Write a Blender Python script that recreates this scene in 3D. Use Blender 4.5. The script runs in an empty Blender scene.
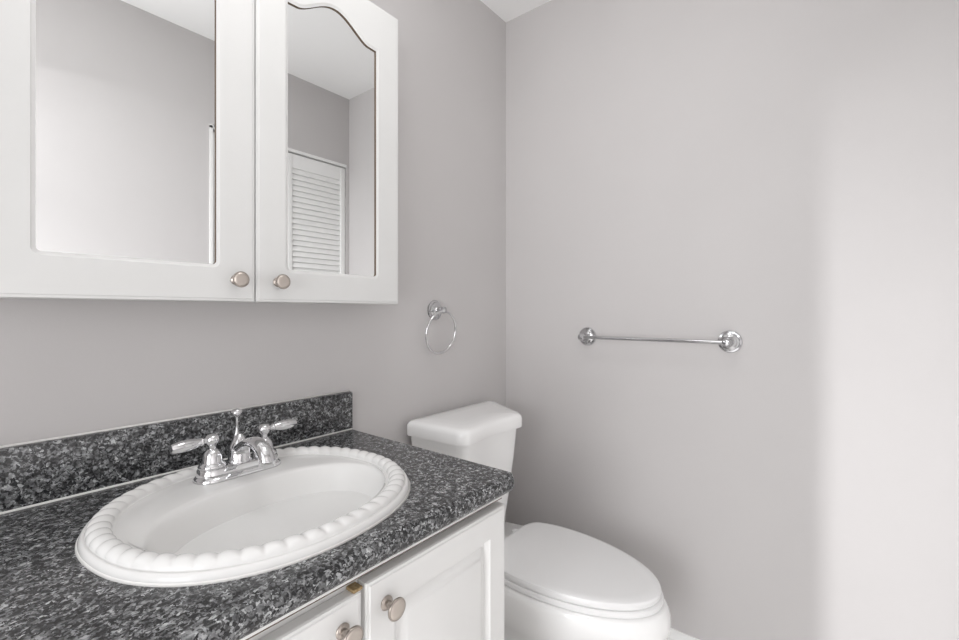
import bpy, bmesh, math, random
from mathutils import Vector, Matrix
random.seed(7)
S = bpy.context.scene
COL = S.collection
PI = math.pi

# ------------------------------------------------------------------ camera, world, light, exposure
cam_d = bpy.data.cameras.new('camera')
cam = bpy.data.objects.new('camera', cam_d); COL.objects.link(cam)
cam.location = (-1.5811, -1.1152, 1.1931)
cam.rotation_euler = (PI/2, 0, math.radians(38.57 - 90))
cam_d.sensor_width = 36.0
cam_d.lens = 36.0*447.92/959
cam_d.shift_y = -8.2/959
cam_d.clip_start = 0.02
S.camera = cam

world = bpy.data.worlds.new('world'); S.world = world
world.use_nodes = True
bg = world.node_tree.nodes['Background']
bg.inputs['Color'].default_value = (0.97, 0.985, 1.0, 1)
bg.inputs['Strength'].default_value = 1.6

def area(name, loc, target, sx, sy, power, color=(1, 1, 1), spread=180):
    d = bpy.data.lights.new(name, 'AREA'); d.shape = 'RECTANGLE'
    d.size = sx; d.size_y = sy; d.energy = power; d.color = color
    d.spread = math.radians(spread)
    o = bpy.data.objects.new(name, d); COL.objects.link(o)
    o.location = loc
    o.rotation_euler = (Vector(target) - Vector(loc)).to_track_quat('-Z', 'Y').to_euler()
    return o
# daylight coming in through the doorway behind the camera, from the window of the room beyond
area('daylight_window', (-3.4, -1.00, 1.08), (0, -0.75, 0.85), 0.90, 1.4, 25, (.985, .985, 1))
# small bright lamp of the room beyond: door head and jamb cut its light to a hard edge
area('lamp_next_room', (-3.0, -0.15, 1.965), (-1.55, -1.386, 0.8), 0.022, 0.04, 19, (.99, .99, 1), spread=74)
# ceiling fixture, and an added unseen fill light behind the camera that whitens the ceiling
area('ceiling_light', (-1.00, -0.58, 2.40), (-1.00, -0.58, 0), 0.4, 0.4, 3)
area('added_ceiling_fill', (-1.75, -0.95, 1.75), (-1.45, -0.85, 2.44), 0.4, 0.4, 4.2)

S.view_settings.view_transform = 'Standard'
S.view_settings.look = 'None'
S.view_settings.exposure = 0.07
S.view_settings.gamma = 1.0
S.view_settings.use_curve_mapping = False
S.cycles.max_bounces = 16
S.cycles.diffuse_bounces = 10
S.cycles.glossy_bounces = 8

# ------------------------------------------------------------------ materials
def new_mat(name, color, rough=0.5, metal=0.0, spec=0.5, coat=0.0):
    m = bpy.data.materials.new(name); m.use_nodes = True
    b = m.node_tree.nodes['Principled BSDF']
    b.inputs['Base Color'].default_value = (*color, 1)
    b.inputs['Roughness'].default_value = rough
    b.inputs['Metallic'].default_value = metal
    b.inputs['Specular IOR Level'].default_value = spec
    b.inputs['Coat Weight'].default_value = coat
    b.inputs['Coat Roughness'].default_value = 0.05
    return m
def add_noise(m, c1, c2, scale, bump=0.0, bump_scale=None, detail=3):
    nt = m.node_tree; b = nt.nodes['Principled BSDF']
    tc = nt.nodes.new('ShaderNodeTexCoord')
    n = nt.nodes.new('ShaderNodeTexNoise'); n.inputs['Scale'].default_value = scale; n.inputs['Detail'].default_value = detail
    r = nt.nodes.new('ShaderNodeValToRGB')
    r.color_ramp.elements[0].position = 0.35; r.color_ramp.elements[0].color = (*c1, 1)
    r.color_ramp.elements[1].position = 0.65; r.color_ramp.elements[1].color = (*c2, 1)
    nt.links.new(tc.outputs['Object'], n.inputs['Vector'])
    nt.links.new(n.outputs['Fac'], r.inputs['Fac'])
    nt.links.new(r.outputs['Color'], b.inputs['Base Color'])
    if bump:
        n2 = nt.nodes.new('ShaderNodeTexNoise'); n2.inputs['Scale'].default_value = bump_scale or scale*10
        bp = nt.nodes.new('ShaderNodeBump'); bp.inputs['Strength'].default_value = bump; bp.inputs['Distance'].default_value = 0.002
        nt.links.new(tc.outputs['Object'], n2.inputs['Vector'])
        nt.links.new(n2.outputs['Fac'], bp.inputs['Height'])
        nt.links.new(bp.outputs['Normal'], b.inputs['Normal'])
    return m

M_wall = add_noise(new_mat('grey_wall_paint', (.5, .5, .5), 0.55, spec=0.3), (.542, .525, .522), (.552, .535, .532), 3, 0.05, 220)
M_ceil = new_mat('ceiling_white', (.88, .88, .875), 0.8, spec=0.2)
M_trim = new_mat('trim_white', (.82, .82, .81), 0.35)
M_floor = add_noise(new_mat('floor_tile', (.5, .48, .46), 0.4), (.60, .585, .57), (.70, .685, .67), 6)
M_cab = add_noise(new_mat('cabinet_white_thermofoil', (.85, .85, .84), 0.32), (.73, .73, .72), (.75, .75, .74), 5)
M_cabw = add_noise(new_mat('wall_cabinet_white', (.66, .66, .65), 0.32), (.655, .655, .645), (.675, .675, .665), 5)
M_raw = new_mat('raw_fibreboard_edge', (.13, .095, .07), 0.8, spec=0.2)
M_chip = add_noise(new_mat('chipped_tan_wood', (.42, .30, .15), 0.8, spec=0.2), (.22, .15, .07), (.40, .30, .17), 220)
M_mirror = new_mat('mirror_silver', (.93, .94, .94), 0.0, 1.0)
M_chrome = new_mat('chrome', (.70, .70, .71), 0.06, 1.0)
M_satin = new_mat('satin_chrome', (.57, .57, .58), 0.10, 1.0)
M_nickel = new_mat('brushed_nickel', (.40, .355, .32), 0.28, 1.0)
M_nickel_face = new_mat('nickel_knob_face', (.60, .54, .49), 0.38, 1.0)
M_porc = new_mat('sink_porcelain', (.725, .722, .712), 0.16, spec=0.35)
M_toilet = new_mat('toilet_porcelain', (.89, .89, .885), 0.10, coat=0.5)
M_seat = new_mat('toilet_seat_plastic', (.82, .82, .82), 0.25)
M_caulk = new_mat('white_caulk', (.80, .79, .77), 0.6)
M_dark = new_mat('dark_gap', (.03, .03, .03), 0.8)

def granite(name):
    m = new_mat(name, (.1, .1, .1), 0.22, spec=0.5)
    nt = m.node_tree; b = nt.nodes['Principled BSDF']; L = nt.links
    tc = nt.nodes.new('ShaderNodeTexCoord')
    # warp the coordinates so that the flecks are ragged
    w = nt.nodes.new('ShaderNodeTexNoise'); w.inputs['Scale'].default_value = 160; w.inputs['Detail'].default_value = 2
    L.new(tc.outputs['Object'], w.inputs['Vector'])
    mx = nt.nodes.new('ShaderNodeMix'); mx.data_type = 'VECTOR'; mx.inputs[0].default_value = 0.012
    L.new(tc.outputs['Object'], mx.inputs[4]); L.new(w.outputs['Color'], mx.inputs[5])
    v = nt.nodes.new('ShaderNodeTexVoronoi'); v.inputs['Scale'].default_value = 285
    L.new(mx.outputs[1], v.inputs['Vector'])
    sep = nt.nodes.new('ShaderNodeSeparateColor'); L.new(v.outputs['Color'], sep.inputs['Color'])
    r = nt.nodes.new('ShaderNodeValToRGB'); r.color_ramp.interpolation = 'LINEAR'
    e = r.color_ramp.elements
    e[0].position = 0.0; e[0].color = (.012, .013, .015, 1)
    e[1].position = 1.0; e[1].color = (.42, .43, .43, 1)
    for p, c in ((.30, .030), (.50, .085), (.72, .17), (.9, .27)):
        x = e.new(p); x.color = (c, c*1.02, c*1.04, 1)
    L.new(sep.outputs['Red'], r.inputs['Fac'])
    # larger clouds of dark
    n = nt.nodes.new('ShaderNodeTexNoise'); n.inputs['Scale'].default_value = 70; n.inputs['Detail'].default_value = 4
    L.new(tc.outputs['Object'], n.inputs['Vector'])
    r2 = nt.nodes.new('ShaderNodeValToRGB')
    r2.color_ramp.elements[0].position = 0.36; r2.color_ramp.elements[0].color = (.35, .35, .36, 1)
    r2.color_ramp.elements[1].position = 0.60; r2.color_ramp.elements[1].color = (1.25, 1.25, 1.25, 1)
    L.new(n.outputs['Fac'], r2.inputs['Fac'])
    mu = nt.nodes.new('ShaderNodeMix'); mu.data_type = 'RGBA'; mu.blend_type = 'MULTIPLY'; mu.inputs[0].default_value = 1.0
    L.new(r.outputs['Color'], mu.inputs[6]); L.new(r2.outputs['Color'], mu.inputs[7])
    L.new(mu.outputs[2], b.inputs['Base Color'])
    return m
M_gran = granite('grey_black_granite_laminate')

# ------------------------------------------------------------------ helpers
def link_mesh(name, bm, mat, parent=None, smooth=False, angle=None):
    bmesh.ops.recalc_face_normals(bm, faces=bm.faces[:])
    me = bpy.data.meshes.new(name); bm.to_mesh(me); bm.free()
    for m in (mat if isinstance(mat, (list, tuple)) else [mat]): me.materials.append(m)
    if smooth or angle:
        for p in me.polygons: p.use_smooth = True
        if angle: me.set_sharp_from_angle(angle=math.radians(angle))
    o = bpy.data.objects.new(name, me); COL.objects.link(o)
    if parent: o.parent = parent
    return o
def put(o, parent):        # parent while keeping world coordinates (parents only translate)
    o.parent = parent
    o.matrix_parent_inverse = parent.matrix_basis.inverted()
    return o
def thing(name, label, cat, loc=(0, 0, 0), group=None):
    o = bpy.data.objects.new(name, None); COL.objects.link(o)
    o.location = loc; o.empty_display_size = 0.05
    o['label'] = label; o['category'] = cat
    if group: o['group'] = group
    return o
def struct(o):
    o['kind'] = 'structure'; return o
def box(bm, x0, x1, y0, y1, z0, z1, bev=0.0, seg=2):
    r = bmesh.ops.create_cube(bm, size=1.0)
    vs = r['verts']
    for v in vs:
        v.co = Vector(((x0+x1)/2 + v.co.x*(x1-x0), (y0+y1)/2 + v.co.y*(y1-y0), (z0+z1)/2 + v.co.z*(z1-z0)))
    if bev:
        es = list({e for v in vs for e in v.link_edges})
        bmesh.ops.bevel(bm, geom=es, offset=bev, segments=seg, affect='EDGES', profile=0.5)
def boxobj(name, mat, parent, *a, bev=0.0, seg=2):
    bm = bmesh.new(); box(bm, *a, bev=bev, seg=seg)
    o = link_mesh(name, bm, mat, angle=35 if bev else None)
    if parent: put(o, parent)
    return o
def rings(bm, loops, closed=True, cap0=False, cap1=False):
    vl = [[bm.verts.new(p) for p in lp] for lp in loops]
    n = len(vl[0])
    for a, b in zip(vl[:-1], vl[1:]):
        for i in range(n if closed else n-1):
            j = (i+1) % n
            try: bm.faces.new((a[i], a[j], b[j], b[i]))
            except ValueError: pass
    if cap0: bm.faces.new(vl[0])
    if cap1: bm.faces.new(vl[-1])
    return vl
def lathe(bm, prof, origin, axis, n=40):
    """prof: list of (radius, distance along axis)."""
    ax = Vector(axis).normalized()
    u = ax.orthogonal().normalized(); w = ax.cross(u)
    o = Vector(origin)
    loops = []
    for r, h in prof:
        loops.append([o + ax*h + (u*math.cos(2*PI*i/n) + w*math.sin(2*PI*i/n))*max(r, 1e-5) for i in range(n)])
    rings(bm, loops, cap0=True, cap1=True)
def tube(bm, pts, rads, n=16, cap=True):
    pts = [Vector(p) for p in pts]
    if not isinstance(rads, (list, tuple)): rads = [rads]*len(pts)
    loops = []; up = None
    for i, p in enumerate(pts):
        t = (pts[min(i+1, len(pts)-1)] - pts[max(i-1, 0)]).normalized()
        if up is None: up = t.orthogonal().normalized()
        else: up = (up - t*up.dot(t)).normalized()
        w = t.cross(up)
        loops.append([p + (up*math.cos(2*PI*k/n) + w*math.sin(2*PI*k/n))*rads[i] for k in range(n)])
    rings(bm, loops, cap0=cap, cap1=cap)
def bez(p0, p1, p2, p3, n=14):
    P = [Vector(p) for p in (p0, p1, p2, p3)]
    return [P[0]*(1-t)**3 + P[1]*3*t*(1-t)**2 + P[2]*3*t*t*(1-t) + P[3]*t**3 for t in [i/n for i in range(n+1)]]
def arc_prof(pts, r0, h0, r1, h1):
    pass

# ------------------------------------------------------------------ the room
H = 2.44; XL = -2.10; YO = -1.386; T = 0.10
WL = boxobj('wall_left', M_wall, None, XL-T, T, 0, T, 0, H); struct(WL)
WB = boxobj('wall_back', M_wall, None, 0, T, YO-T, 0, 0, H); struct(WB)
FL = boxobj('floor', M_floor, None, -5.2, T, YO-T-.5, 1.6, -0.05, 0); struct(FL)
CE = boxobj('ceiling', M_ceil, None, XL-T, T, YO-T, T, H, H+0.05); struct(CE)
# wall with the closet opening (seen in the mirrors)
CX0, CX1, CZ = -0.738, -0.022, 2.045
bm = bmesh.new()
box(bm, XL-T, CX0, YO-T, YO, 0, H)
box(bm, CX0, CX1, YO-T, YO, CZ, H)
box(bm, CX1, 0, YO-T, YO, 0, H)
box(bm, CX0, CX1, YO-T, YO-T+.02, 0, CZ)
struct(link_mesh('wall_right', bm, M_wall))
# wall with the doorway behind the camera
DY0, DY1, DZ = -1.25, -0.40, 2.03
bm = bmesh.new()
box(bm, XL-T, XL, DY1, 0, 0, H)
box(bm, XL-T, XL, DY0, DY1, DZ, H)
box(bm, XL-T, XL, YO, DY0, 0, H)
struct(link_mesh('wall_front', bm, M_wall))
bm = bmesh.new()
box(bm, XL, XL+.015, DY1, DY1+.06, 0, DZ+.06, .004)
box(bm, XL, XL+.015, DY0, DY1, DZ, DZ+.06, .004)
struct(link_mesh('trim_1', bm, M_trim))
# baseboards
def baseboard(name, x0, x1, y0, y1, along):
    bm = bmesh.new()
    prof = [(0, 0), (.015, 0), (.015, .105), (.011, .116), (.008, .124), (.004, .130), (0, .130)]
    la, lb = [], []
    for o_, z in prof:
        if along == 'back':  la.append((-o_, y0, z)); lb.append((-o_, y1, z))
        elif along == 'left': la.append((x0, -o_, z)); lb.append((x1, -o_, z))
        else: la.append((x0, YO+o_, z)); lb.append((x1, YO+o_, z))
    rings(bm, [la, lb], cap0=True, cap1=True)
    return struct(link_mesh(name, bm, M_trim))
baseboard('baseboard_back', 0, 0, YO, 0, 'back')
baseboard('baseboard_left', -0.80, -.015, 0, 0, 'left')
baseboard('baseboard_right', XL, CX0-.02, 0, 0, 'right')
# thin casing and head track round the closet opening
bm = bmesh.new()
box(bm, CX0-.012, CX0, YO-.06, YO+.006, 0, CZ)
box(bm, CX0-.012, CX1, YO-.06, YO+.006, CZ-.010, CZ+.004)
struct(link_mesh('trim_2', bm, M_trim))

# louvered bifold closet door
door = bpy.data.objects.new('door_1', None); COL.objects.link(door)
door.location = ((CX0+CX1)/2, YO, 0); struct(door)
def leaf(x0, x1):
    y0, y1 = YO-.032, YO-.004
    st = .030
    bm = bmesh.new()
    box(bm, x0, x0+st, y0, y1, .012, 2.028, .002)
    box(bm, x1-st, x1, y0, y1, .012, 2.028, .002)
    box(bm, x0+st, x1-st, y0+.002, y1-.002, 1.955, 2.028)
    box(bm, x0+st, x1-st, y0+.002, y1-.002, .95, 1.05)
    box(bm, x0+st, x1-st, y0+.002, y1-.002, .012, .16)
    lf = put(link_mesh('door_leaf', bm, M_trim, angle=35), door)
    bm = bmesh.new()
    for z0, z1 in ((.16, .95), (1.05, 1.955)):
        n = int((z1-z0)/.0285); p = (z1-z0)/n
        for k in range(n):
            zb = z0 + k*p
            # a slat leaning out at its foot
            a = Vector((0, y1-.004, zb)); b = Vector((0, y1-.015, zb+p*1.12))
            d = (b-a).normalized(); nrm = Vector((0, d.z, -d.y))*.003
            la = [Vector((x0+st, q.y, q.z)) for q in (a-nrm, a+nrm, b+nrm, b-nrm)]
            lb = [Vector((x1-st, q.y, q.z)) for q in (a-nrm, a+nrm, b+nrm, b-nrm)]
            rings(bm, [la, lb], cap0=True, cap1=True)
    lv = link_mesh('louver_panel', bm, M_trim)
    lv.parent = lf; lv.matrix_parent_inverse = lf.matrix_parent_inverse.inverted() @ Matrix.Identity(4) if False else Matrix.Identity(4)
    return lf
leaf(-.379, -.026)
leaf(-.735, -.383)
bm = bmesh.new()
box(bm, -.736, -.722, YO-.012, YO+.008, 2.040, 2.052)
box(bm, -.736, -.722, YO-.012, YO+.008, 2.022, 2.030)
put(link_mesh('pivot_bracket', bm, M_satin), door)

# ------------------------------------------------------------------ vanity cabinet
VX0, VX1 = -1.530, -0.815
van = thing('vanity_cabinet', 'white vanity base cabinet with raised-panel doors under the granite counter', 'cabinet', (-1.172, -.28, 0))
boxobj('carcass', M_cab, van, VX0, VX1, -.553, -.004, .09, .680)
boxobj('face_rail', M_cab, van, VX0, VX1, -.553, -.500, .680, .8017)
boxobj('back_rail', M_cab, van, VX0, VX1, -.030, -.004, .680, .8035)
for x in (VX0, VX1-.016): boxobj('side_panel', M_cab, van, x, x+.016, -.500, -.030, .680, .8035)
bm = bmesh.new(); box(bm, VX0+.01, VX1-.01, -.50, -.02, 0, .09)
put(link_mesh('plinth', bm, M_cab), van)
boxobj('top_rail', M_cab, van, VX0, VX1, -.567, -.004, .8035, .8170, bev=.0012)
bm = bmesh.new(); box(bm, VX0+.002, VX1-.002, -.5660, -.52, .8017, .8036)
put(link_mesh('raw_strip', bm, M_raw), van)  # bare brown fibreboard strip just below the top rail

def rect(x0, x1, z0, z1, y): return [(x0, y, z0), (x1, y, z0), (x1, y, z1), (x0, y, z1)]
def panel_door(x0, x1, z0, z1, yb, yf, stile):
    bm = bmesh.new()
    def R_(i, y): return rect(x0+i, x1-i, z0+i, z1-i, y)
    s = stile
    rings(bm, [R_(0, yb), R_(0, yf+.005), R_(.0015, yf+.002), R_(.005, yf+.0015), R_(.007, yf), R_(s, yf),
               R_(s+.002, yf+.003), R_(s+.008, yf+.0105), R_(s+.013, yf+.0110), R_(s+.016, yf+.0095), R_(s+.028, yf+.0015), R_(s+.031, yf+.0010)],
          cap0=True, cap1=True)
    return bm
def knob(parent, x, z, y):
    bm = bmesh.new()
    lathe(bm, [(.0001, 0), (.0105, 0), (.0110, .002), (.0098, .004), (.0055, .006), (.0048, .012), (.0055, .018), (.010, .0205),
               (.0152, .0220), (.0163, .0235), (.0165, .0250), (.0158, .0265), (.0140, .0270)], (x, y, z), (0, -1, 0), 48)
    k = link_mesh('knob', bm, M_nickel, angle=40); put(k, parent)
    bm = bmesh.new()
    lathe(bm, [(.0001, .0262), (.0141, .0266), (.0136, .0274), (.010, .0284), (.004, .0288), (.0001, .0289)], (x, y, z), (0, -1, 0), 48)
    f = link_mesh('knob_face', bm, M_nickel_face, angle=50)
    f.parent = k
    return k
for x0, x1, zt, kx in ((-1.170, -.818, .7925, -1.134), (-1.526, -1.178, .787, -1.212)):
    d = put(link_mesh('door', panel_door(x0, x1, .115, zt, -.555, -.576, .052), M_cab, angle=25), van)
    kb = knob(van, kx, .748, -.576)
    kb.parent = d; kb.matrix_parent_inverse = Matrix.Identity(4)
bm = bmesh.new()
box(bm, -1.191, -1.175, -.573, -.5545, .7873, .7920, .001)
c = put(link_mesh('chipped_edge', bm, M_chip), van)
c['label'] = 'tan chipped bare wood showing above the door gap'

# ------------------------------------------------------------------ countertop with backsplash
CT_X0, CT_X1, CT_YF, CT_Z, CT_ZB = -1.550, -.800, -.590, .854, .8175
SCX, SCY, SA, SB = -1.1865, -.3110, .2545, .2370
SROT, SEXP = 0.12, 2.2
def sink_pt(th, a, b, cx=None, cy=None):
    c, s = math.cos(th), math.sin(th)
    u = a*math.copysign(abs(c)**(2/SEXP), c); v = b*math.copysign(abs(s)**(2/SEXP), s)
    cr, sr = math.cos(SROT), math.sin(SROT)
    return ((SCX if cx is None else cx) + u*cr - v*sr, (SCY if cy is None else cy) + u*sr + v*cr)
def granite_counter():
    bm = bmesh.new()
    yf = CT_YF + .016
    x0, x1, y0, y1 = CT_X0, CT_X1, yf, -.001
    ha, hb = SA-.012, SB-.012
    angs = [2*PI*k/120 for k in range(120)] + [math.atan2(y-SCY, x-SCX) % (2*PI) for x in (x0, x1) for y in (y0, y1)]
    angs = sorted(angs)
    inn, out = [], []
    loop = [sink_pt(2*PI*k/720, ha, hb) for k in range(720)]
    pol = sorted((math.atan2(y-SCY, x-SCX) % (2*PI), math.hypot(x-SCX, y-SCY)) for x, y in loop)
    def rad(a):
        for k in range(len(pol)):
            a0, r0 = pol[k-1]; a1, r1 = pol[k]
            if k == 0: a0 -= 2*PI
            if a0 <= a <= a1: return r0 + (r1-r0)*(a-a0)/max(1e-9, a1-a0)
        return pol[-1][1]
    for a in angs:
        c, s = math.cos(a), math.sin(a)
        r = rad(a)
        inn.append((SCX+r*c, SCY+r*s))
        t = 1e9
        if c > 1e-9: t = min(t, (x1-SCX)/c)
        if c < -1e-9: t = min(t, (x0-SCX)/c)
        if s > 1e-9: t = min(t, (y1-SCY)/s)
        if s < -1e-9: t = min(t, (y0-SCY)/s)
        out.append((SCX+c*t, SCY+s*t))
    L3 = lambda l, z: [(x, y, z) for x, y in l]
    # slab with the hole cut for the basin
    rings(bm, [L3(inn, CT_ZB), L3(inn, CT_Z), L3(out, CT_Z), L3(out, CT_ZB), L3(inn, CT_ZB)])
    # rolled front edge
    prof = [(yf, CT_ZB)]
    hh = CT_Z-CT_ZB
    for k in range(17):
        t = -PI/2 + PI*k/16
        ex = 2/2.6
        prof.append((yf - .016*abs(math.cos(t))**ex, (CT_Z+CT_ZB)/2 + hh/2*math.copysign(abs(math.sin(t))**ex, math.sin(t))))
    prof.append((yf, CT_Z))
    nseg = 6; loops = []
    for i in range(nseg+1):      # the free right corner is slightly rounded
        a = PI/2*i/nseg; ins = .010*(1-math.cos(a)); back = .010*(1-math.sin(a))
        loops.append([(x1-(.010-.010*math.cos(a)) if i else x1, (yf + (y-yf)*(math.sin(a)*.55+.45)), z) for y, z in prof])
    loops.append([(x0, y, z) for y, z in prof])
    rings(bm, loops, cap0=True, cap1=True)
    bmesh.ops.remove_doubles(bm, verts=bm.verts[:], dist=1e-5)
    return bm
ct = link_mesh('countertop', granite_counter(), M_gran, angle=35)
ct['label'] = 'speckled black and grey granite-look counter with rolled front edge on white vanity'
ct['category'] = 'countertop'
bm = bmesh.new(); box(bm, CT_X0, CT_X1+.004, -.020, -.001, CT_Z+.0005, .9615, .0015)
bs = link_mesh('backsplash', bm, M_gran, ct, angle=35)
bm = bmesh.new()
tube(bm, [(CT_X0, -.0215, CT_Z+.0015), (CT_X1, -.0215, CT_Z+.0015)], .0022, 8)
tube(bm, [(CT_X0, -.0030, .9625), (CT_X1+.002, -.0030, .9625)], .0026, 8)
cl = link_mesh('caulk_line', bm, M_caulk, bs, smooth=True)

# ------------------------------------------------------------------ sink
def build_sink():
    bm = bmesh.new()
    N = 540; NL = 54
    BX, BY, BA, BB = -1.184, -.370, .205, .136
    loops = []
    def ell(off_a, off_b, z, cx=SCX, cy=SCY):
        return [(*sink_pt(2*PI*i/N, off_a, off_b, cx, cy), z) for i in range(N)]
    loops.append(ell(SA-.010, SB-.010, CT_Z+.0005))
    loops.append(ell(SA, SB, CT_Z+.0005))
    loops.append(ell(SA+.0005, SB+.0005, CT_Z+.004))
    loops.append(ell(SA-.0012, SB-.0012, CT_Z+.0085))
    loops.append(ell(SA-.0032, SB-.0032, CT_Z+.0118)); loops.append(ell(SA-.0062, SB-.0062, CT_Z+.0132))
    # twisted rope moulding
    mid = .0225; rr = .0155; zc = CT_Z+.0125
    K = 14
    pts = [Vector(sink_pt(2*PI*i/N, SA-.02, SB-.02)) for i in range(N+1)]
    ARC = [0.0]
    for a, b in zip(pts[:-1], pts[1:]): ARC.append(ARC[-1] + (b-a).length)
    ARC = [2*PI*q/ARC[-1] for q in ARC]          # lobes spaced evenly along the rim
    for k in range(K+1):
        ph = PI*k/K
        lp = []
        for i in range(N):
            th = 2*PI*i/N
            x_, y_ = sink_pt(th, SA, SB)
            al = ARC[i]
            lob = abs(math.cos(NL*al/2 + (ph-PI/2)*0.45))**0.5
            env = math.sin(min(PI, ph*1.0))**0.5
            sc = 1 - .36*(1-lob)*env
            dr = rr*math.cos(ph)*(1-.10*(1-lob))
            dz = .0135*math.sin(ph)*sc
            off = -mid + dr
            lp.append((*sink_pt(th, SA+off, SB+off), zc+dz))
        loops.append(lp)
    loops.append(ell(SA-.0395, SB-.0395, CT_Z+.0120))
    loops.append(ell(SA-.042, SB-.042, CT_Z+.0124))
    loops.append(ell(SA-.045, SB-.045, CT_Z+.0130))
    # ledge running into the offset bowl
    A0, B0, Z0 = SA-.045, SB-.045, CT_Z+.0130
    for t in (.3, .6, .85):
        loops.append(ell(A0+(BA-A0)*t, B0+(BB-B0)*t, Z0-.0015*t, SCX+(BX-SCX)*t, SCY+(BY-SCY)*t))
    for s, z in ((1.0, -.002), (.985, -.0045), (.968, -.010), (.945, -.020), (.91, -.034), (.86, -.051), (.79, -.069), (.70, -.087), (.58, -.104), (.45, -.117), (.32, -.127), (.21, -.1335)):
        loops.append(ell(BA*s, BB*s, Z0+z, BX, BY))
    loops.append([(BX+.024*math.cos(2*PI*i/N), BY+.024*math.sin(2*PI*i/N), Z0-.136) for i in range(N)])
    rings(bm, loops, cap1=True)
    return bm
sk = thing('sink', 'white oval drop-in basin with rope-twist rim set in the counter', 'sink', (SCX, SCY, CT_Z))
put(link_mesh('basin', build_sink(), M_porc, smooth=True), sk)
bm = bmesh.new()
lathe(bm, [(.0001, 0), (.021, 0), (.021, .002), (.017, .003), (.015, .0015), (.0001, .0015)], (-1.184, -.370, CT_Z+.0130-.1362), (0, 0, 1), 32)
put(link_mesh('drain', bm, M_chrome, angle=40), sk)
bm = bmesh.new()
lp = [[(*sink_pt(2*PI*i/144, SA+o, SB+o), CT_Z+z) for i in range(144)] for o, z in ((.0005, .0035), (.0028, .0002), (-.002, .0002))]
rings(bm, lp)
put(link_mesh('caulk_bead', bm, M_caulk, smooth=True), sk)

# ------------------------------------------------------------------ faucet
FX, FY, FZ = -1.171, -.160, CT_Z+.0128
fa = thing('faucet', 'chrome two-handle centerset faucet on the back ledge of the sink', 'faucet', (FX, FY, FZ))
def stadium(hl, hw, z, n=14):
    pts = []
    for k in range(n+1):
        a = -PI/2 + PI*k/n; pts.append((FX+hl-hw+hw*math.cos(a), FY+hw*math.sin(a), z))
    for k in range(n+1):
        a = PI/2 + PI*k/n; pts.append((FX-hl+hw+hw*math.cos(a), FY+hw*math.sin(a), z))
    return pts
bm = bmesh.new()
rings(bm, [stadium(.084, .034, FZ), stadium(.084, .034, FZ+.004), stadium(.082, .032, FZ+.007), stadium(.078, .0285, FZ+.009), stadium(.0775, .028, FZ+.019), stadium(.075, .0255, FZ+.0225), stadium(.070, .020, FZ+.0232)], cap0=True, cap1=True)
put(link_mesh('base_plate', bm, M_chrome, angle=40), fa)
def handle(s):
    hx = FX + s*.051
    bm = bmesh.new()
    z0 = FZ+.0228
    lathe(bm, [(.0001, 0), (.0235, 0), (.0245, .003), (.0225, .007), (.0185, .010), (.0180, .013), (.0170, .022), (.0140, .029), (.0105, .033), (.0068, .0355), (.0062, .042), (.0085, .045),
               (.0118, .049), (.0128, .054), (.0118, .059), (.008, .063), (.0001, .0645)], (hx, FY, z0), (0, 0, 1), 40)
    h = put(link_mesh('handle', bm, M_chrome, angle=50), fa)
    bm = bmesh.new()
    zz = z0+.054
    d = Vector((s*1.0, -.10 if s < 0 else .05, -.02)).normalized()
    st = Vector((hx, FY, zz)) + d*.010
    prof = [(.0055, 0), (.0052, .006), (.0075, .008), (.0075, .010), (.0062, .012), (.0095, .022), (.0108, .034), (.0105, .046), (.0088, .058), (.0070, .062), (.0001, .0635)]
    lathe(bm, prof, st, d, 28)
    lv = link_mesh('lever', bm, M_chrome, angle=50); lv.parent = h
handle(-1); handle(1)
# spout: a column, then an arched neck reaching over the bowl
bm = bmesh.new()
lathe(bm, [(.0001, 0), (.0225, 0), (.0225, .003), (.0205, .005), (.0200, .024), (.0205, .027), (.0190, .030), (.0165, .035), (.0115, .044), (.0060, .053), (.0001, .056)], (FX, FY, FZ+.0228), (0, 0, 1), 40)
col = put(link_mesh('spout_column', bm, M_chrome, angle=45), fa)
bm = bmesh.new()
P = bez((FX, FY-.004, FZ+.046), (FX, FY-.045, FZ+.076), (FX, FY-.100, FZ+.085), (FX, FY-.118, FZ+.042), 20)
loops = []
for i, p in enumerate(P):
    t = (P[min(i+1, 20)]-P[max(i-1, 0)]).normalized()
    nx = Vector((1, 0, 0)); nn = t.cross(nx).normalized()
    f = i/20
    w = .0165*(1-f) + .0140*f; h = .0095*(1-f) + .0125*f
    loops.append([p + nx*w*math.cos(2*PI*k/24) + nn*h*math.sin(2*PI*k/24) for k in range(24)])
rings(bm, loops, cap0=True, cap1=True)
lathe(bm, [(.0001, 0), (.0145, 0), (.0145, .010), (.0125, .012), (.0115, .012), (.0110, .006), (.0001, .006)], P[-1]+Vector((0, .001, .004)), (0, -.15, -1), 28)
put(link_mesh('spout', bm, M_chrome, angle=45), fa)
bm = bmesh.new()
lathe(bm, [(.0001, 0), (.0075, 0), (.0060, .010), (.0034, .016), (.0026, .022), (.0026, .046), (.0040, .049), (.0085, .052), (.0105, .056), (.0105, .059), (.0080, .063), (.0001, .0655)], (FX, FY+.012, FZ+.062), (0, 0, 1), 28)
lathe(bm, [(.0001, 0), (.0026, 0), (.0026, .05), (.0001, .05)], (FX, FY+.012, FZ+.0232), (0, 0, 1), 16)
put(link_mesh('lift_rod', bm, M_chrome, angle=50), fa)

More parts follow.
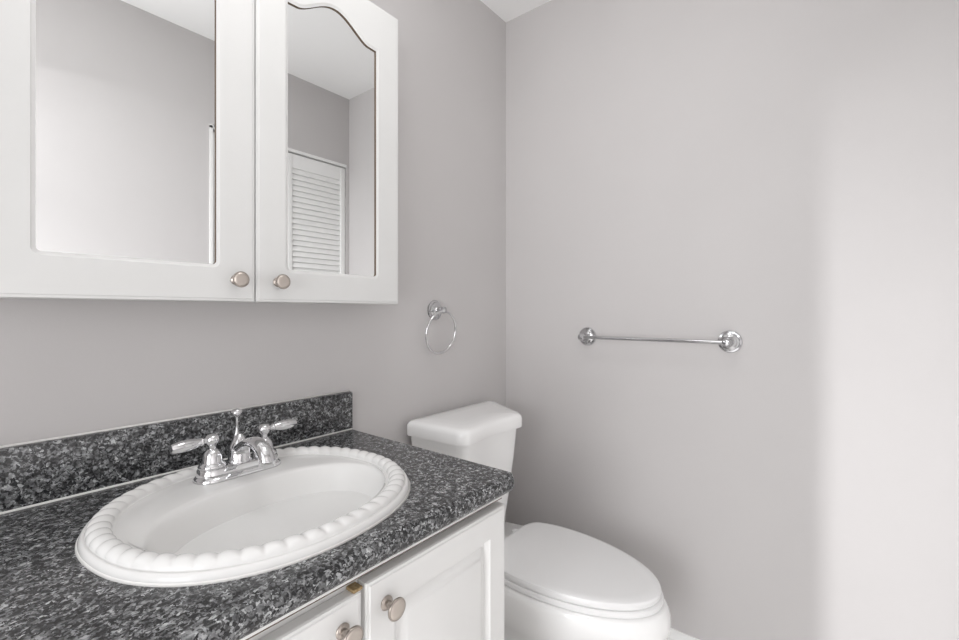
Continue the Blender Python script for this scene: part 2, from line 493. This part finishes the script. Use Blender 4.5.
# ------------------------------------------------------------------ mirror cabinet on the wall
MX0, MXM, MX1, MZ0, MZ1 = -1.533, -1.127, -.7245, 1.2145, 2.029
mc = thing('mirror_cabinet', 'white wall cabinet with two arched mirror doors above the sink', 'cabinet', (-1.131, -.06, MZ0))
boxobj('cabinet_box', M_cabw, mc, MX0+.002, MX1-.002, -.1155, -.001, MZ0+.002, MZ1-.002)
def arch_outline(x0, x1, z0, zs, zp, r=.007):
    """mirror outline, counter-clockwise seen from the front: rounded bottom corners, flat shoulders, S-curve to a round crown."""
    pts = []
    for k in range(6):
        a = PI + PI/2*k/5; pts.append((x0+r+r*math.cos(a), z0+r+r*math.sin(a)))
    for k in range(6):
        a = 1.5*PI + PI/2*k/5; pts.append((x1-r+r*math.cos(a), z0+r+r*math.sin(a)))
    cx, hw = (x0+x1)/2, (x1-x0)/2
    n = 48
    for k in range(n+1):
        f = 1 - 2*k/n
        u = abs(f)
        if u > .80: b = .03*(1-(u-.80)/.20)*0.9
        else:
            v = 1-u/.80
            b = .027 + .973*(math.sin(PI/2*min(1, v*1.0))**1.55)
        pts.append((cx+f*hw, zs + (zp-zs)*b))
    return pts
def offset(pts, d):
    n = len(pts); out = []
    for i in range(n):
        a, b, c = Vector(pts[i-1]), Vector(pts[i]), Vector(pts[(i+1) % n])
        e1, e2 = (b-a), (c-b)
        n1 = Vector((e1.y, -e1.x)).normalized(); n2 = Vector((e2.y, -e2.x)).normalized()
        m = (n1+n2); l = m.length
        m = m/l if l > 1e-6 else n1
        k = 1/max(.5, m.dot(n1))
        out.append((b.x+m.x*d*k, b.y+m.y*d*k))
    return out
def mirror_door(x0, x1, mx0, mx1, kx):
    yb, yf = -.1165, -.1370
    inner = arch_outline(mx0, mx1, 1.289, 1.902, 1.950)
    rout = offset(inner, .0065)
    bm = bmesh.new()
    def R_(i, y): return [bm.verts.new(p) for p in rect(x0+i, x1-i, MZ0+i, MZ1-i, y)]
    def strip(a, b, mi=0):
        for i in range(len(a)):
            j = (i+1) % len(a)
            f = bm.faces.new((a[i], a[j], b[j], b[i])); f.material_index = mi
    lo = [R_(0, yb), R_(0, yf+.004), R_(.0015, yf+.0015), R_(.0055, yf+.001), R_(.007, yf)]
    bm.faces.new(lo[0])
    for a, b in zip(lo[:-1], lo[1:]): strip(a, b)
    V = lambda l, y: [bm.verts.new((x, y, z)) for x, z in l]
    l0, l1, l2, l3 = V(rout, yf), V(offset(inner, .005), yf+.0012), V(inner, yf+.0025), V(inner, yf+.0070)
    strip(l0, l1); strip(l1, l2); strip(l2, l3, 1)
    es = []
    for lp in (lo[-1], l0):
        for i in range(len(lp)):
            e = bm.edges.get((lp[i], lp[(i+1) % len(lp)])) or bm.edges.new((lp[i], lp[(i+1) % len(lp)]))
            es.append(e)
    bmesh.ops.triangle_fill(bm, edges=es, use_beauty=True, use_dissolve=False)
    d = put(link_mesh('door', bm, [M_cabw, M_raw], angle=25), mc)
    bm = bmesh.new()
    lp = offset(inner, .001)
    rings(bm, [[(x, yf+.0065, z) for x, z in lp], [(x, yf+.0095, z) for x, z in lp]], cap0=True, cap1=True)
    m = link_mesh('mirror', bm, M_mirror); m.parent = d
    k = knob(mc, kx, 1.2595, yf); k.parent = d; k.matrix_parent_inverse = Matrix.Identity(4)
mirror_door(MX0, MXM-.001, -1.466, -1.205, -1.168)
mirror_door(MXM+.001, MX1, -1.054, -.803, -1.079)

# ------------------------------------------------------------------ towel ring
tr = thing('towel_ring', 'chrome towel ring on the wall between mirror cabinet and corner', 'towel ring', (-.446, 0, 1.200))
RX, RZ = -.440, 1.199
ros = [(.0001, .0005), (.0340, .0005), (.0355, .003), (.0340, .006), (.0285, .007), (.0270, .011), (.0210, .0135), (.0170, .014), (.0120, .017), (.0085, .022)]
bm = bmesh.new()
lathe(bm, ros + [(.0070, .030), (.0075, .036), (.0110, .039), (.0125, .045), (.0110, .051), (.007, .054), (.0001, .0555)], (RX, 0, RZ), (0, -1, 0), 40)
put(link_mesh('rosette', bm, M_satin, angle=35), tr)
bm = bmesh.new()
RR = .073
tube(bm, [(RX+RR*math.sin(2*PI*k/72), -.0345-.0110*math.cos(2*PI*k/72), RZ-.009-RR+.004+RR*math.cos(2*PI*k/72)) for k in range(73)], .0042, 12, cap=False)
put(link_mesh('ring', bm, M_chrome, smooth=True), tr)

# ------------------------------------------------------------------ towel bar
tb = thing('towel_bar', 'chrome towel bar mounted across the grey back wall', 'towel bar', (0, -.617, 1.1))
for y in (-.379, -.855):
    bm = bmesh.new()
    ros = [(.0001, .0005), (.0335, .0005), (.0345, .004), (.0325, .007), (.0275, .008), (.0265, .012), (.0215, .015), (.0185, .0155), (.0140, .019), (.0105, .026), (.0095, .040), (.0115, .046), (.0135, .053), (.0125, .061), (.0085, .066), (.0001, .068)]
    lathe(bm, ros, (0, y, 1.100), (-1, 0, 0), 44)
    put(link_mesh('bracket', bm, M_satin, angle=35), tb)
bm = bmesh.new()
tube(bm, [(-.054, -.375, 1.100), (-.054, -.859, 1.100)], .0062, 20)
put(link_mesh('bar', bm, M_satin, angle=40), tb)

# ------------------------------------------------------------------ toilet
TX = -.371
to = thing('toilet', 'white two-piece toilet with closed lid in the corner beside the vanity', 'toilet', (TX, -.4, 0))
def egg(hw, ytip, ymid, yback, hwb, z, n=64, cx=TX):
    """elongated outline: elliptical nose, sides easing in to a flat rounded back."""
    pts = []
    for k in range(n+1):
        a = -PI/2 + PI*(k/n) - PI/2
        # nose: from left mid round the tip to right mid
        pts.append((cx + hw*math.cos(PI + PI*k/n), ymid + (ymid-ytip)*math.sin(PI + PI*k/n), z))
    m = 24
    for k in range(1, m+1):
        t = k/m
        # right side to the back right corner
        y = ymid + (yback-ymid)*t
        x = hw - (hw-hwb)*(t**2.2)
        if t > .80:
            q = (t-.80)/.20
            x -= (hwb*.28)*(1-math.sqrt(max(0, 1-q*q)))
        pts.append((cx+x, y, z))
    right = pts[n+1:]
    for p in reversed(right):
        pts.append((2*cx-p[0], p[1], z))
    return pts
def egs(s, z, dy=0.0, w=1.0):   # scaled about the bowl centre for the seat and lid
    return egg(.174*s*w, -.428-(.326)*s+dy, -.428+dy, -.428+.160*s+dy, .135*s*w, z)
bm = bmesh.new()
rings(bm, [egs(.99, .4365), egs(1.0, .440), egs(1.0, .450), egs(.99, .4545), egs(.965, .4575), egs(.90, .4590)], cap0=True, cap1=True)
put(link_mesh('lid', bm, M_seat, angle=30), to)
bm = bmesh.new()
rings(bm, [egs(1.0, .4185), egs(1.015, .421), egs(1.02, .427), egs(1.015, .433), egs(1.0, .4355)], cap0=True, cap1=True)
put(link_mesh('seat', bm, M_seat, angle=30), to)
# bowl with pedestal
def bowl_ring(hw, ytip, ymid, yback, hwb, z): return egg(hw, ytip, ymid, yback, hwb, z)
bm = bmesh.new()
rings(bm, [bowl_ring(.120, -.60, -.40, -.075, .120, 0.0),
           bowl_ring(.122, -.60, -.40, -.075, .122, .015),
           bowl_ring(.112, -.585, -.40, -.080, .112, .04),
           bowl_ring(.103, -.575, -.40, -.085, .103, .12),
           bowl_ring(.108, -.595, -.40, -.085, .100, .19),
           bowl_ring(.125, -.645, -.41, -.080, .100, .245),
           bowl_ring(.152, -.735, -.415, -.075, .105, .285),
           bowl_ring(.172, -.770, -.42, -.070, .112, .335),
           bowl_ring(.182, -.779, -.42, -.065, .118, .375),
           bowl_ring(.183, -.776, -.42, -.060, .120, .396),
           bowl_ring(.181, -.770, -.42, -.060, .120, .409),
           bowl_ring(.175, -.764, -.42, -.063, .117, .4165)], cap0=True, cap1=True)
put(link_mesh('bowl', bm, M_toilet, smooth=True, angle=60), to)
for s in (-1, 1):
    bm = bmesh.new()
    lathe(bm, [(.0001, 0), (.014, 0), (.015, .012), (.012, .024), (.0001, .027)], (TX+s*.075, -.250, .4165), (0, 0, 1), 24)
    put(link_mesh('hinge', bm, M_seat, angle=40), to)
# tank
TAPL, TAPR = .018, .118
def tank_ring(x0, x1, yf, yb, rf, rb, z, bow=0.0, n=10):
    pts = []
    def corner(cx, cy, r, a0):
        for k in range(n+1):
            a = a0 + PI/2*k/n; pts.append((cx+r*math.cos(a), cy+r*math.sin(a), z))
    corner(x0+rf, yf+rf, rf, PI)
    m = 14
    for k in range(1, m):
        t = k/m
        pts.append((x0+rf+(x1-x0-2*rf)*t, yf + bow*(.5-.5*math.cos(2*PI*t)), z))
    corner(x1-rf, yf+rf, rf, 1.5*PI)
    corner(x1-rb, yb-rb, rb, 0)
    corner(x0+rb, yb-rb, rb, PI/2)
    out = []
    for x, y, zz in pts:      # the tank narrows towards its front
        fr = (yb-y)/(yb-yf); u = (x-x0)/(x1-x0)
        out.append((x + fr*(TAPL*(1-u) - TAPR*u), y, zz))
    return out
tx0, tx1 = -.600, -.140
def lidr(i, z): return tank_ring(tx0+i, tx1-i, -.264+i, -.018-i, max(.012, .038-i*.2), .024, z, .012)
bm = bmesh.new()
rings(bm, [lidr(.006, .794), lidr(.001, .795), lidr(0, .799), lidr(0, .823), lidr(.0015, .830), lidr(.005, .8355), lidr(.010, .8390), lidr(.020, .8420), lidr(.045, .8445), lidr(.075, .8458)], cap0=True, cap1=True)
put(link_mesh('tank_lid', bm, M_toilet, angle=50), to)
def tkr(i, z, j=0): return tank_ring(tx0+.016+i, tx1-.005-i, -.245+j, -.022-j*.3, .035, .018, z, .010)
bm = bmesh.new()
rings(bm, [tkr(.055, .4175, .045), tkr(.045, .425, .035), tkr(.040, .45, .030), tkr(.026, .56, .018), tkr(.010, .70, .006), tkr(.002, .7935, 0)], cap0=True, cap1=True)
put(link_mesh('tank', bm, M_toilet, angle=50), to)
